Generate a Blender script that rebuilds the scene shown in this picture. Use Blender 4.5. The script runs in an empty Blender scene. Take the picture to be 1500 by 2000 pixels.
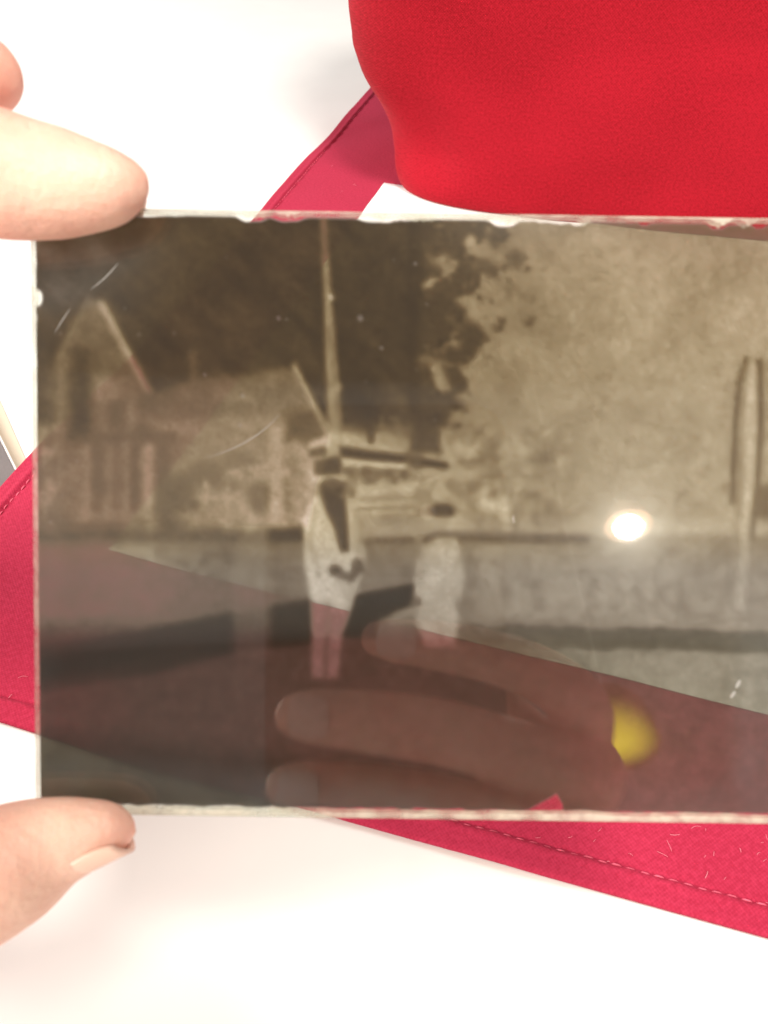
import bpy, bmesh, math, random
import numpy as np
from mathutils import Vector, Matrix

random.seed(4)
rng = np.random.default_rng(11)
scene = bpy.context.scene
col = scene.collection

# ------------------------------------------------------------------ camera
F = 1538.0                 # focal length in photo pixels (1500 x 2000)
H = 0.200                  # camera height over the table
PITCH = math.radians(45)
cam_d = bpy.data.cameras.new('camera')
cam = bpy.data.objects.new('camera', cam_d)
col.objects.link(cam)
cam_d.sensor_fit = 'HORIZONTAL'
cam_d.sensor_width = 36.0
cam_d.lens = 36.0 * F / 1500.0
cam_d.clip_start = 0.002
cam_d.clip_end = 20.0
cam_d.dof.use_dof = True
cam_d.dof.focus_distance = 0.26
cam_d.dof.aperture_fstop = 40.0
cam.location = (0, 0, H)
cam.rotation_euler = (math.pi / 2 - PITCH, 0, 0)
scene.camera = cam

# ------------------------------------------------------------------ world and lamps
world = bpy.data.worlds.new('World')
scene.world = world
world.use_nodes = True
bg = world.node_tree.nodes['Background']
bg.inputs['Color'].default_value = (1.0, 0.965, 0.93, 1)
bg.inputs['Strength'].default_value = 0.28

def area(name, loc, target, size, watts, colour):
    d = bpy.data.lights.new(name, 'AREA')
    d.shape = 'DISK'
    d.size = size
    d.energy = watts
    d.color = colour
    o = bpy.data.objects.new(name, d)
    col.objects.link(o)
    o.location = loc
    o.rotation_euler = (Vector(target) - Vector(loc)).to_track_quat('-Z', 'Y').to_euler()
    return o
area('ceiling_light', (0.24, -0.18, 1.25), (0.0, 0.10, 0), 0.30, 17.0, (1.0, 0.94, 0.86))
area('front_fill', (-1.15, 0.90, 0.72), (0.0, 0.05, 0.1), 0.45, 18.0, (1.0, 0.965, 0.93))  # fill added to brighten the fingers on the phone
area('room_light', (-0.95, -0.65, 0.85), (0.0, 0.10, 0), 0.5, 22.0, (1.0, 0.93, 0.85))

scene.view_settings.view_transform = 'Standard'
scene.view_settings.look = 'None'
scene.view_settings.exposure = 0.0
scene.view_settings.gamma = 1.0
scene.view_settings.use_curve_mapping = False
scene.render.engine = 'CYCLES'
scene.cycles.use_denoising = True
scene.cycles.max_bounces = 12
scene.cycles.transparent_max_bounces = 32
scene.cycles.sample_clamp_indirect = 6.0

# ------------------------------------------------------------------ geometry helpers
FWD = Vector((0, math.cos(PITCH), -math.sin(PITCH)))
UP = Vector((0, math.sin(PITCH), math.cos(PITCH)))
EYE = Vector((0, 0, H))
# frame of the held plate: it is held square to the phone, so both share one orientation
PF = Matrix(((1, 0, 0, 0), (0, UP.y, -FWD.y, 0), (0, UP.z, -FWD.z, H), (0, 0, 0, 1)))

def on_table(px, py, z=0.0):
    """the point of the horizontal plane at height z that photo pixel px,py looks at"""
    r = Vector((1, 0, 0)) * ((px - 750) / F) + FWD - UP * ((py - 1000) / F)
    return EYE + r * ((H - z) / -r.z)

def fr(x, y, z):           # plate-frame millimetres -> world
    return PF @ Vector((x / 1000, y / 1000, z / 1000))

def link(name, me, m=None, parent=None):
    o = bpy.data.objects.new(name, me)
    col.objects.link(o)
    if m is not None:
        me.materials.append(m)
    if parent is not None:
        o.parent = parent
    return o

def mesh(verts, faces, smooth=True):
    me = bpy.data.meshes.new('m')
    me.from_pydata([tuple(v) for v in verts], [], [tuple(f) for f in faces])
    me.update()
    if smooth:
        me.polygons.foreach_set('use_smooth', [True] * len(me.polygons))
    return me

def empty(name, loc):
    o = bpy.data.objects.new(name, None)
    col.objects.link(o)
    o.location = loc
    o.empty_display_size = 0.01
    bpy.context.view_layer.update()
    return o

def tag(o, label, cat, kind=None):
    o['label'] = label
    o['category'] = cat
    if kind:
        o['kind'] = kind
    return o

def adopt(o, parent):
    """parent without moving (vertices are in world space)"""
    o.parent = parent
    o.matrix_parent_inverse = parent.matrix_world.inverted()
    return o

def grid_faces(nu, nv):
    i = np.arange(nu - 1)[:, None]
    j = np.arange(nv - 1)[None, :]
    a = i * nv + j
    return np.stack([a, a + nv, a + nv + 1, a + 1], -1).reshape(-1, 4)

def fast_mesh(verts, faces):
    me = bpy.data.meshes.new('m')
    nf = len(faces)
    me.vertices.add(len(verts))
    me.vertices.foreach_set('co', np.asarray(verts, np.float32).ravel())
    me.loops.add(nf * 4)
    me.loops.foreach_set('vertex_index', np.asarray(faces, np.int32).ravel())
    me.polygons.add(nf)
    me.polygons.foreach_set('loop_start', np.arange(nf, dtype=np.int32) * 4)
    me.update(calc_edges=True)
    me.polygons.foreach_set('use_smooth', np.ones(nf, bool))
    return me

def value_noise(x, y, s, seed):
    """smooth 2-D value noise in -1..1 with cell size s"""
    r = np.random.default_rng(seed)
    t = r.uniform(-1, 1, (64, 64))
    x = np.asarray(x) / s + 900
    y = np.asarray(y) / s + 900
    xi = np.floor(x).astype(int)
    yi = np.floor(y).astype(int)
    u = x - xi
    v = y - yi
    u = u * u * (3 - 2 * u)
    v = v * v * (3 - 2 * v)
    g = lambda a, b: t[a % 64, b % 64]
    return ((g(xi, yi) * (1 - u) + g(xi + 1, yi) * u) * (1 - v)
            + (g(xi, yi + 1) * (1 - u) + g(xi + 1, yi + 1) * u) * v)

def fbm(x, y, s, seed, n=4):
    o = 0
    a = 1.0
    for k in range(n):
        o = o + a * value_noise(x, y, s, seed + k)
        s *= 0.5
        a *= 0.55
    return o

# ------------------------------------------------------------------ material helpers
def mat(name):
    m = bpy.data.materials.new(name)
    m.use_nodes = True
    nt = m.node_tree
    nt.nodes.clear()
    out = nt.nodes.new('ShaderNodeOutputMaterial')
    return m, nt, out

def nd(nt, t, **kw):
    n = nt.nodes.new('ShaderNode' + t)
    for k, v in kw.items():
        if k in n.inputs:
            n.inputs[k].default_value = v
        else:
            setattr(n, k, v)
    return n

def principled(name, colour, rough, var=0.0, scale=200, bump=0.0, bscale=900, sheen=0.0, sss=0.0, coat=0.0, colour2=None, spec=0.5):
    m, nt, out = mat(name)
    b = nd(nt, 'BsdfPrincipled')
    b.inputs['Roughness'].default_value = rough
    b.inputs['Specular IOR Level'].default_value = spec
    tc = nd(nt, 'TexCoord')
    n = nd(nt, 'TexNoise')
    n.inputs['Scale'].default_value = scale
    n.inputs['Detail'].default_value = 6
    nt.links.new(tc.outputs['Object'], n.inputs['Vector'])
    mx = nd(nt, 'Mix', data_type='RGBA')
    c2 = colour2 or tuple(max(0, c * (1 - var)) for c in colour)
    mx.inputs[6].default_value = (*c2, 1)
    mx.inputs[7].default_value = (*colour, 1)
    rp = nd(nt, 'MapRange')
    rp.inputs['From Min'].default_value = 0.3
    rp.inputs['From Max'].default_value = 0.7
    nt.links.new(n.outputs['Fac'], rp.inputs['Value'])
    nt.links.new(rp.outputs['Result'], mx.inputs[0])
    nt.links.new(mx.outputs[2], b.inputs['Base Color'])
    if bump:
        n2 = nd(nt, 'TexNoise')
        n2.inputs['Scale'].default_value = bscale
        n2.inputs['Detail'].default_value = 4
        nt.links.new(tc.outputs['Object'], n2.inputs['Vector'])
        bp = nd(nt, 'Bump')
        bp.inputs['Strength'].default_value = bump
        bp.inputs['Distance'].default_value = 0.0004
        nt.links.new(n2.outputs['Fac'], bp.inputs['Height'])
        nt.links.new(bp.outputs['Normal'], b.inputs['Normal'])
    if sheen:
        b.inputs['Sheen Weight'].default_value = sheen
        b.inputs['Sheen Roughness'].default_value = 0.4
    if sss:
        b.inputs['Subsurface Weight'].default_value = sss
        b.inputs['Subsurface Radius'].default_value = (1.0, 0.35, 0.2)
        b.inputs['Subsurface Scale'].default_value = 0.004
    if coat:
        b.inputs['Coat Weight'].default_value = coat
    nt.links.new(b.outputs[0], out.inputs['Surface'])
    return m

def fabric(name, c1, c2, thread):
    """woven cotton: fine two-way thread relief and colour, plus soft blotches"""
    m, nt, out = mat(name)
    b = nd(nt, 'BsdfPrincipled')
    b.inputs['Roughness'].default_value = 0.9
    b.inputs['Specular IOR Level'].default_value = 0.15
    b.inputs['Sheen Weight'].default_value = 0.03
    b.inputs['Sheen Roughness'].default_value = 0.5
    tc = nd(nt, 'TexCoord')
    mp = nd(nt, 'Mapping')
    nt.links.new(tc.outputs['UV'], mp.inputs['Vector'])
    sep = nd(nt, 'SeparateXYZ')
    nt.links.new(mp.outputs['Vector'], sep.inputs[0])
    ws = []
    for k in (0, 1):
        mu = nd(nt, 'Math', operation='MULTIPLY')
        mu.inputs[1].default_value = 2 * math.pi / thread
        nt.links.new(sep.outputs[k], mu.inputs[0])
        si = nd(nt, 'Math', operation='SINE')
        nt.links.new(mu.outputs[0], si.inputs[0])
        ws.append(si)
    we = nd(nt, 'Math', operation='MULTIPLY')
    nt.links.new(ws[0].outputs[0], we.inputs[0])
    nt.links.new(ws[1].outputs[0], we.inputs[1])
    n1 = nd(nt, 'TexNoise')
    n1.inputs['Scale'].default_value = 800
    n1.inputs['Detail'].default_value = 3
    nt.links.new(mp.outputs['Vector'], n1.inputs['Vector'])
    n2 = nd(nt, 'TexNoise')
    n2.inputs['Scale'].default_value = 9
    n2.inputs['Detail'].default_value = 2
    nt.links.new(mp.outputs['Vector'], n2.inputs['Vector'])
    ad = nd(nt, 'Math', operation='MULTIPLY_ADD')
    ad.inputs[1].default_value = 0.14
    nt.links.new(we.outputs[0], ad.inputs[0])
    nt.links.new(n1.outputs['Fac'], ad.inputs[2])
    ad2 = nd(nt, 'Math', operation='ADD')
    nt.links.new(ad.outputs[0], ad2.inputs[0])
    nt.links.new(n2.outputs['Fac'], ad2.inputs[1])
    rp = nd(nt, 'MapRange')
    rp.inputs['From Min'].default_value = 0.76
    rp.inputs['From Max'].default_value = 1.24
    nt.links.new(ad2.outputs[0], rp.inputs['Value'])
    mx = nd(nt, 'Mix', data_type='RGBA')
    mx.inputs[6].default_value = (*c1, 1)
    mx.inputs[7].default_value = (*c2, 1)
    nt.links.new(rp.outputs['Result'], mx.inputs[0])
    nt.links.new(mx.outputs[2], b.inputs['Base Color'])
    bp = nd(nt, 'Bump')
    bp.inputs['Strength'].default_value = 0.5
    bp.inputs['Distance'].default_value = 0.0003
    nt.links.new(ad.outputs[0], bp.inputs['Height'])
    nt.links.new(bp.outputs['Normal'], b.inputs['Normal'])
    nt.links.new(b.outputs[0], out.inputs['Surface'])
    return m

M_TABLE = principled('white_laminate', (0.86, 0.85, 0.83), 0.45, var=0.03, scale=30)
M_PAPER = principled('white_paper', (0.88, 0.88, 0.86), 0.8, var=0.03, scale=120, bump=0.15)
M_CLOTH = fabric('crimson_cotton', (0.34, 0.016, 0.045), (0.46, 0.030, 0.075), 0.0011)
M_CUSH = fabric('scarlet_cotton', (0.25, 0.003, 0.009), (0.40, 0.008, 0.021), 0.0014)
M_THREAD = principled('red_thread', (0.70, 0.11, 0.18), 0.8)
M_LINT = principled('pale_lint', (0.75, 0.28, 0.34), 0.9)
M_SKIN = principled('skin', (0.86, 0.57, 0.44), 0.5, colour2=(0.80, 0.38, 0.29), scale=60, bump=0.60, bscale=750, sss=0.25, spec=0.35)
M_NAIL = principled('nail', (0.84, 0.53, 0.42), 0.40, colour2=(0.84, 0.57, 0.44), scale=120)
M_NAIL2 = principled('pale_nail', (0.88, 0.66, 0.58), 0.18, colour2=(0.86, 0.62, 0.54), scale=150)
M_PHONE = principled('phone_back', (0.05, 0.05, 0.052), 0.35, var=0.2, spec=0.3)
M_PHMETAL = principled('phone_metal', (0.20, 0.20, 0.21), 0.3)
M_LENS = principled('lens_glass', (0.004, 0.004, 0.006), 0.05)
M_GREYC = principled('grey_cover', (0.15, 0.128, 0.125), 0.6, var=0.15, scale=60, bump=0.2)
M_PAGES = principled('page_edges', (0.86, 0.86, 0.84), 0.8)
M_CREAM = principled('cream_card', (0.60, 0.52, 0.40), 0.8, var=0.06, scale=60)
M_METAL = principled('lamp_metal', (0.5, 0.48, 0.45), 0.4)

def emission(name, colour, strength):
    m, nt, out = mat(name)
    e = nd(nt, 'Emission')
    e.inputs['Color'].default_value = (*colour, 1)
    e.inputs['Strength'].default_value = strength
    nt.links.new(e.outputs[0], out.inputs['Surface'])
    return m

# ------------------------------------------------------------------ table
tb = bmesh.new()
bmesh.ops.create_cube(tb, size=1)
for v in tb.verts:
    v.co = Vector((v.co.x * 3.2, v.co.y * 3.0 + 0.9, v.co.z * 0.03 - 0.015))
bmesh.ops.bevel(tb, geom=list(tb.edges), offset=0.003, segments=3, affect='EDGES')
me = bpy.data.meshes.new('m')
tb.to_mesh(me)
table = link('table', me, M_TABLE)
table['kind'] = 'structure'
table['label'] = 'plain white table top under the red cloth'

# ------------------------------------------------------------------ red cloth lying on the table
K = on_table(-307, 1335)                         # corner of the cloth, just outside the frame
U = (on_table(1500, 1835) - on_table(60, 1436)).normalized()
V = Vector((-U.y, U.x, 0))                       # a square corner: 90 degrees to the near edge
HEM = 0.0072

def cloth_height(P):
    """low folds, and the rise over the booklet tucked under the left edge"""
    x, y = P[..., 0], P[..., 1]
    z = 0.0012 + 0.0009 * np.maximum(0, fbm(x, y, 0.06, 31, 3))
    d = np.hypot(x - BOOKC.x, y - BOOKC.y)
    return z + 0.0040 * np.exp(-(d / 0.075) ** 4)
b0, b1 = on_table(-30, 790), on_table(42, 935)
bdir = (b1 - b0).normalized()
bnor = Vector((bdir.y, -bdir.x, 0))
if bnor.x < 0:
    bnor = -bnor
BOOKC = b1 - bdir * 0.0 - bnor * 0.03

us = np.unique(np.concatenate([np.linspace(0, 0.012, 25), np.linspace(0.012, 0.62, 190)]))
vs = np.unique(np.concatenate([np.linspace(0, 0.012, 25), np.linspace(0.012, 0.74, 220)]))
gu, gv = np.meshgrid(us, vs, indexing='ij')
# slightly wavy edges
wob_u = 0.0012 * value_noise(gv, gv * 0, 0.045, 5) * np.exp(-gu / 0.02)
wob_v = 0.0008 * value_noise(gu, gu * 0, 0.05, 6) * np.exp(-gv / 0.02)
au = gu + wob_u
av = gv + wob_v
P = (np.array(K)[None, None, :] + au[..., None] * np.array(U) + av[..., None] * np.array(V))
e = np.minimum(gu, gv)
hem = 0.0009 * (e < HEM) * np.clip(e / 0.0009, 0, 1) ** 0.5
hem = hem - 0.0002 * np.exp(-((e - HEM) / 0.0006) ** 2) + 0.0003 * np.exp(-((e - HEM + 0.0014) / 0.0008) ** 2)
pucker = 0.00025 * np.sin(2 * math.pi * (gu + gv) / 0.0045) * np.exp(-((e - HEM) / 0.002) ** 2)
P[..., 2] = cloth_height(P) + hem + pucker
cme = fast_mesh(P.reshape(-1, 3), grid_faces(len(us), len(vs)))
uvl = cme.uv_layers.new(name='UVMap')
vi = np.empty(len(cme.loops), np.int32)
cme.loops.foreach_get('vertex_index', vi)
uvv = np.stack([au, av], -1).reshape(-1, 2)[vi]
uvl.data.foreach_set('uv', uvv.astype(np.float32).ravel())
cloth = link('red_cloth', cme, M_CLOTH)
sd = cloth.modifiers.new('thick', 'SOLIDIFY')
sd.thickness = 0.0012
sd.offset = -1
tag(cloth, 'crimson cotton cloth with a stitched hem spread flat on the white table', 'cloth')

# stitches along the two hems that show, one part
sv, sf = [], []
def stitch(p, d, l, r):
    n = Vector((-d.y, d.x, 0))
    base = len(sv)
    for t, rr in ((-0.5, 0.3), (-0.25, 1), (0.25, 1), (0.5, 0.3)):
        c = p + d * (l * t)
        for a in range(6):
            an = a * math.pi / 3
            sv.append(c + n * (r * rr * math.cos(an)) + Vector((0, 0, r * rr * math.sin(an) + (0 if abs(t) < 0.3 else -r))))
    for k in range(3):
        for a in range(6):
            b = (a + 1) % 6
            sf.append((base + k * 6 + a, base + k * 6 + b, base + k * 6 + 6 + b, base + k * 6 + 6 + a))
for d, o, n in ((U, V, 130), (V, U, 150)):
    for k in range(n):
        s = HEM + 0.0034 * (k + 0.5)
        p = K + d * s + o * (HEM + random.gauss(0, 0.00012))
        z = float(cloth_height(np.array([[p.x, p.y, 0]]))[0])
        stitch(Vector((p.x, p.y, z + 0.0002)), d, 0.0025, 0.00028)
st = link('hem_stitching', mesh(sv, sf), M_THREAD, cloth)
st['kind'] = 'stuff'

# fluff caught on the cloth
lv, lf = [], []
def fibre(p, ang, l, r, bend):
    base = len(lv)
    n = 7
    for k in range(n):
        t = k / (n - 1) - 0.5
        a = ang + bend * t
        c = p + Vector((math.cos(a) * l * t, math.sin(a) * l * t, 0.0003 + 0.0003 * math.cos(t * 3)))
        tr = Vector((-math.sin(a), math.cos(a), 0))
        for q in range(4):
            an = q * math.pi / 2
            lv.append(c + tr * (r * math.cos(an)) + Vector((0, 0, r * math.sin(an))))
    for k in range(n - 1):
        for q in range(4):
            w = (q + 1) % 4
            lf.append((base + k * 4 + q, base + k * 4 + w, base + k * 4 + 4 + w, base + k * 4 + 4 + q))
spots = [(850, 1660, 30), (880, 1640, 10), (1280, 1677, 40), (1310, 1640, 20), (1070, 1735, 20), (1150, 1690, 60),
         (960, 1700, 50), (1380, 1720, 30), (1440, 1660, 70), (30, 1365, 40), (15, 1385, 20), (45, 1330, 10),
         (670, 378, 60), (690, 365, 20), (650, 330, 10), (1120, 1640, 35), (1250, 1760, 25), (1350, 1620, 15), (800, 1625, 60)]
for (x, y, a) in spots:
    p = on_table(x, y)
    if (p - K).dot(V) < 0.003 or (p - K).dot(U) < 0.003:
        continue
    p.z = float(cloth_height(np.array([[p.x, p.y, 0]]))[0])
    for q in range(random.choice((1, 1, 1, 2))):
        fibre(p + Vector((random.gauss(0, 0.0008), random.gauss(0, 0.0008), 0)), math.radians(a + random.gauss(0, 40)), random.uniform(0.0010, 0.0028), random.uniform(0.00004, 0.00008), random.uniform(-.7, .7))
for q in range(60):
    p = on_table(random.uniform(700, 1500), random.uniform(1600, 1840))
    d = p - K
    if d.dot(V) < 0.003:
        continue
    p.z = float(cloth_height(np.array([[p.x, p.y, 0]]))[0])
    fibre(p, random.uniform(0, 6.28), random.uniform(0.0006, 0.0015), 0.00004, random.uniform(-.7, .7))
lint = link('lint', mesh(lv, lf), M_LINT, cloth)
lint['kind'] = 'stuff'

# ------------------------------------------------------------------ booklet and card half under the cloth's left edge
def slab(name, p, d, n, l, w, z0, z1, m, parent=None):
    """box: corner p, length l along d, width w along n"""
    bm = bmesh.new()
    vs_ = []
    for z in (z0, z1):
        for a, b in ((0, 0), (1, 0), (1, 1), (0, 1)):
            q = p + d * (l * a) + n * (w * b)
            vs_.append(bm.verts.new((q.x, q.y, z)))
    for f in ((3, 2, 1, 0), (4, 5, 6, 7), (0, 1, 5, 4), (1, 2, 6, 5), (2, 3, 7, 6), (3, 0, 4, 7)):
        bm.faces.new([vs_[k] for k in f])
    bmesh.ops.recalc_face_normals(bm, faces=bm.faces)
    bmesh.ops.bevel(bm, geom=list(bm.edges), offset=min(0.0002, (z1 - z0) * 0.3), segments=1, affect='EDGES')
    me = bpy.data.meshes.new('m')
    bm.to_mesh(me)
    bm.free()
    o = link(name, me, m)
    if parent is not None:
        adopt(o, parent)
    return o
far = b1 + bdir * 0.022
bk = empty('booklet', (far - bnor * 0.05 - bdir * 0.08).to_tuple())
slab('pages', far, -bdir, -bnor, 0.17, 0.11, 0.0007, 0.0030, M_PAGES, bk)
slab('cover', far - bnor * 0.0009, -bdir, -bnor, 0.17, 0.109, 0.0030, 0.0035, M_GREYC, bk)
slab('back_cover', far - bnor * 0.0009, -bdir, -bnor, 0.17, 0.109, 0.0003, 0.0008, M_GREYC, bk)
tag(bk, 'thin booklet with a taupe grey cover and white page edge, tucked under the cloth', 'booklet')
cc0, cc1 = on_table(0, 782), on_table(52, 900)
cdir = (cc1 - cc0).normalized()
cnor = Vector((cdir.y, -cdir.x, 0))
if cnor.x < 0:
    cnor = -cnor
card = slab('cream_card', cc1 + cdir * 0.03, -cdir, -cnor, 0.20, 0.13, 0.0, 0.0004, M_CREAM)
tag(card, 'pale cream card lying under the grey booklet, one edge showing', 'card')

# ------------------------------------------------------------------ white sheet of paper on the cloth
A = on_table(750, 355, 0.003)
pu = (on_table(1450, 1390) - on_table(640, 1190)).normalized()
pv = Vector((-pu.y, pu.x, 0))
q0 = on_table(640, 1190)
# bottom-left corner: foot of A on the line of the lower edge
foot = q0 + pu * (A - q0).dot(pu)
plen = (A - foot).dot(pv)
print('paper length', plen, 'corner', foot)
pus = np.linspace(0, 0.42, 60)
pvs = np.linspace(0, plen, 60)
a_, b_ = np.meshgrid(pus, pvs, indexing='ij')
PP = np.array(foot)[None, None, :] + a_[..., None] * np.array(pu) + b_[..., None] * np.array(pv)
PP[..., 2] = cloth_height(PP) + 0.0004 + 0.0006 * (b_ / plen) ** 3
pm = fast_mesh(PP.reshape(-1, 3), grid_faces(60, 60))
paper = link('paper_sheet', pm, M_PAPER)
ps = paper.modifiers.new('thick', 'SOLIDIFY')
ps.thickness = 0.00015
tag(paper, 'white sheet of paper on the red cloth, running under the plump red cushion', 'paper')

# ------------------------------------------------------------------ plump red cushion
c0, c1 = on_table(792, 378), on_table(1500, 442)
cd = (c1 - c0).normalized()
cn = Vector((-cd.y, cd.x, 0))
CL, CD, CH = 0.50, 0.16, 0.30
nu = 240
zs = np.concatenate([np.linspace(0, 0.02, 14), np.linspace(0.022, 0.28, 90), 0.28 + 0.02 * np.sin(np.linspace(0.1, 1.57, 10))])
th = np.linspace(-math.pi, math.pi, nu)
TH, ZZ = np.meshgrid(th, zs, indexing='ij')
def sp(c, n):
    return np.sign(c) * np.abs(c) ** n
def ss(v):
    v = np.clip(v, 0, 1)
    return v * v * (3 - 2 * v)
grow = 0.027 * ss((ZZ - 0.018) / 0.060)                       # the cushion swells above its foot
crown = 1 - np.clip((ZZ - 0.24) / 0.06, 0, 1) ** 2.5
foot_r = 0.005 * (1 - np.sqrt(np.clip(1 - (1 - np.clip(ZZ / 0.012, 0, 1)) ** 2, 0, 1)))
X = sp(np.cos(TH), 0.30) * (CL / 2 + grow - foot_r) * (0.05 + 0.95 * crown)
Y = sp(np.sin(TH), 0.45) * (CD / 2 + 0.10 * grow - foot_r) * (0.05 + 0.95 * crown)
Z = ZZ.copy()
wr = 0.0012 * fbm(X * 0.6 + Y, Z, 0.060, 71, 4) + 0.0007 * np.sin(5.0 * fbm(X * 0.35, Z, 0.10, 81, 2))
wr -= 0.0030 * np.exp(-((Z - 0.086 - 0.012 * np.sin(X * 14)) / 0.005) ** 2) * ss((X + 0.13) / 0.1)      # a soft pull across the front
wr -= 0.0016 * np.exp(-((X + CL / 2 - 0.018 - 0.30 * (0.055 - Z)) / 0.014) ** 2) * ss(Z / 0.012) * ss((0.075 - Z) / 0.03)   # tuck at the corner
wr *= ss(ZZ / 0.03) * 0.9 + 0.1
X = X * (1 + wr / 0.12)
Y = Y + np.sign(Y) * wr * np.minimum(1, np.abs(Y) / 0.03)
nv = len(zs)
cm = fast_mesh(np.stack([X, Y, Z], -1).reshape(-1, 3), grid_faces(nu, nv))
uvl = cm.uv_layers.new(name='UVMap')
vi = np.empty(len(cm.loops), np.int32)
cm.loops.foreach_get('vertex_index', vi)
uvl.data.foreach_set('uv', np.stack([X + Y * 0.5, Z], -1).reshape(-1, 2)[vi].astype(np.float32).ravel())
cushion = link('cushion', cm, M_CUSH)
cushion.matrix_world = (Matrix.Translation(c0 + cd * (CL / 2 - 0.010) + cn * (CD / 2 - 0.027) + Vector((0, 0, 0.0012)))
                        @ Matrix(((cd.x, cn.x, 0, 0), (cd.y, cn.y, 0, 0), (0, 0, 1, 0), (0, 0, 0, 1))))
tag(cushion, 'plump scarlet fabric cushion standing on the red cloth and the paper', 'cushion')

# ------------------------------------------------------------------ the glass negative
PZ = 116.0                 # millimetres from the phone's lens to the plate
THK = 1.6
def pl(px, py):
    return ((px - 750) / F * PZ, -(py - 1000) / F * PZ)
TL, TR, BR, BL = pl(58, 403), pl(1652, 428), pl(1646, 1612), pl(69, 1590)
cen = fr(((TL[0] + BR[0]) / 2), BL[1], -PZ)
plate = empty('glass_negative', cen)
tag(plate, 'old glass photographic negative with chipped edges held up between fingers', 'glass negative')

def bilin(s, t):
    """s: 0 left..1 right, t: 0 top..1 bottom, on the plate face (mm)"""
    s = np.asarray(s)[..., None]
    t = np.asarray(t)[..., None]
    TLa, TRa, BRa, BLa = map(np.array, (TL, TR, BR, BL))
    return (TLa * (1 - s) + TRa * s) * (1 - t) + (BLa * (1 - s) + BRa * s) * t

PFn = np.array(PF)
def frn(x, y, z):
    Q = np.stack([x / 1000, y / 1000, z / 1000, np.ones_like(x)], -1)
    return (Q @ PFn.T)[..., :3]

# glass: clear pane with Fresnel reflection on both faces
m_glass, nt, out = mat('plate_glass')
lw = nd(nt, 'LayerWeight')
lw.inputs['Blend'].default_value = 0.5
pw = nd(nt, 'Math', operation='POWER')
pw.inputs[1].default_value = 5.0
nt.links.new(lw.outputs['Facing'], pw.inputs[0])
ma = nd(nt, 'Math', operation='MULTIPLY_ADD')
ma.inputs[1].default_value = 0.95
ma.inputs[2].default_value = 0.057
nt.links.new(pw.outputs[0], ma.inputs[0])
tr = nd(nt, 'BsdfTransparent')
tr.inputs['Color'].default_value = (0.96, 0.98, 0.96, 1)
gl = nd(nt, 'BsdfGlossy')
gl.inputs['Roughness'].default_value = 0.02
gtc = nd(nt, 'TexCoord')
gno = nd(nt, 'TexNoise')
gno.inputs['Scale'].default_value = 60
gno.inputs['Detail'].default_value = 4
nt.links.new(gtc.outputs['Object'], gno.inputs['Vector'])
gmr = nd(nt, 'MapRange')
gmr.inputs['To Min'].default_value = 0.0
gmr.inputs['To Max'].default_value = 0.06
nt.links.new(gno.outputs['Fac'], gmr.inputs['Value'])
nt.links.new(gmr.outputs['Result'], gl.inputs['Roughness'])
gl2 = nd(nt, 'BsdfGlossy')
gl2.inputs['Roughness'].default_value = 0.15
glm = nd(nt, 'MixShader')
glm.inputs['Fac'].default_value = 0.16
nt.links.new(gl.outputs[0], glm.inputs[1])
nt.links.new(gl2.outputs[0], glm.inputs[2])
tx = nd(nt, 'CombineXYZ')
tx.inputs[1].default_value = UP.y
tx.inputs[2].default_value = UP.z
gl3 = nd(nt, 'BsdfAnisotropic')
gl3.inputs['Roughness'].default_value = 0.20
gl3.inputs['Anisotropy'].default_value = 0.97
nt.links.new(tx.outputs[0], gl3.inputs['Tangent'])
gl4 = nd(nt, 'MixShader')
gl4.inputs['Fac'].default_value = 0.20
nt.links.new(glm.outputs[0], gl4.inputs[1])
nt.links.new(gl3.outputs[0], gl4.inputs[2])
glm = gl4
ms = nd(nt, 'MixShader')
nt.links.new(ma.outputs[0], ms.inputs['Fac'])
nt.links.new(tr.outputs[0], ms.inputs[1])
nt.links.new(glm.outputs[0], ms.inputs[2])
nt.links.new(ms.outputs[0], out.inputs['Surface'])

# ground, whitish rim of the glass
m_rim, nt, out = mat('ground_glass_edge')
tr = nd(nt, 'BsdfTransparent')
tr.inputs['Color'].default_value = (0.9, 0.93, 0.9, 1)
df = nd(nt, 'BsdfDiffuse')
df.inputs['Color'].default_value = (0.80, 0.74, 0.62, 1)
tl_ = nd(nt, 'BsdfTranslucent')
tl_.inputs['Color'].default_value = (0.8, 0.74, 0.64, 1)
mm = nd(nt, 'MixShader')
mm.inputs['Fac'].default_value = 0.4
nt.links.new(df.outputs[0], mm.inputs[1])
nt.links.new(tl_.outputs[0], mm.inputs[2])
gtc = nd(nt, 'TexCoord')
gno = nd(nt, 'TexNoise')
gno.inputs['Scale'].default_value = 260
gno.inputs['Detail'].default_value = 5
nt.links.new(gtc.outputs['Object'], gno.inputs['Vector'])
gmr = nd(nt, 'MapRange')
gmr.inputs['From Min'].default_value = 0.35
gmr.inputs['From Max'].default_value = 0.62
gmr.inputs['To Min'].default_value = 0.22
gmr.inputs['To Max'].default_value = 0.62
nt.links.new(gno.outputs['Fac'], gmr.inputs['Value'])
ms = nd(nt, 'MixShader')
nt.links.new(gmr.outputs['Result'], ms.inputs['Fac'])
nt.links.new(tr.outputs[0], ms.inputs[1])
nt.links.new(mm.outputs[0], ms.inputs[2])
nt.links.new(ms.outputs[0], out.inputs['Surface'])

def ring_noise(s, seed, amp):
    return amp * fbm(s * 120, s * 0 + seed, 6.0, seed, 4)

def quad_sheet(name, z, m):
    s, t = np.meshgrid([0, 1], [0, 1], indexing='ij')
    q = bilin(s, t).reshape(-1, 2)
    me = fast_mesh(frn(q[:, 0], q[:, 1], np.full(4, z)), np.array([[0, 1, 3, 2]]))
    return me
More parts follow.
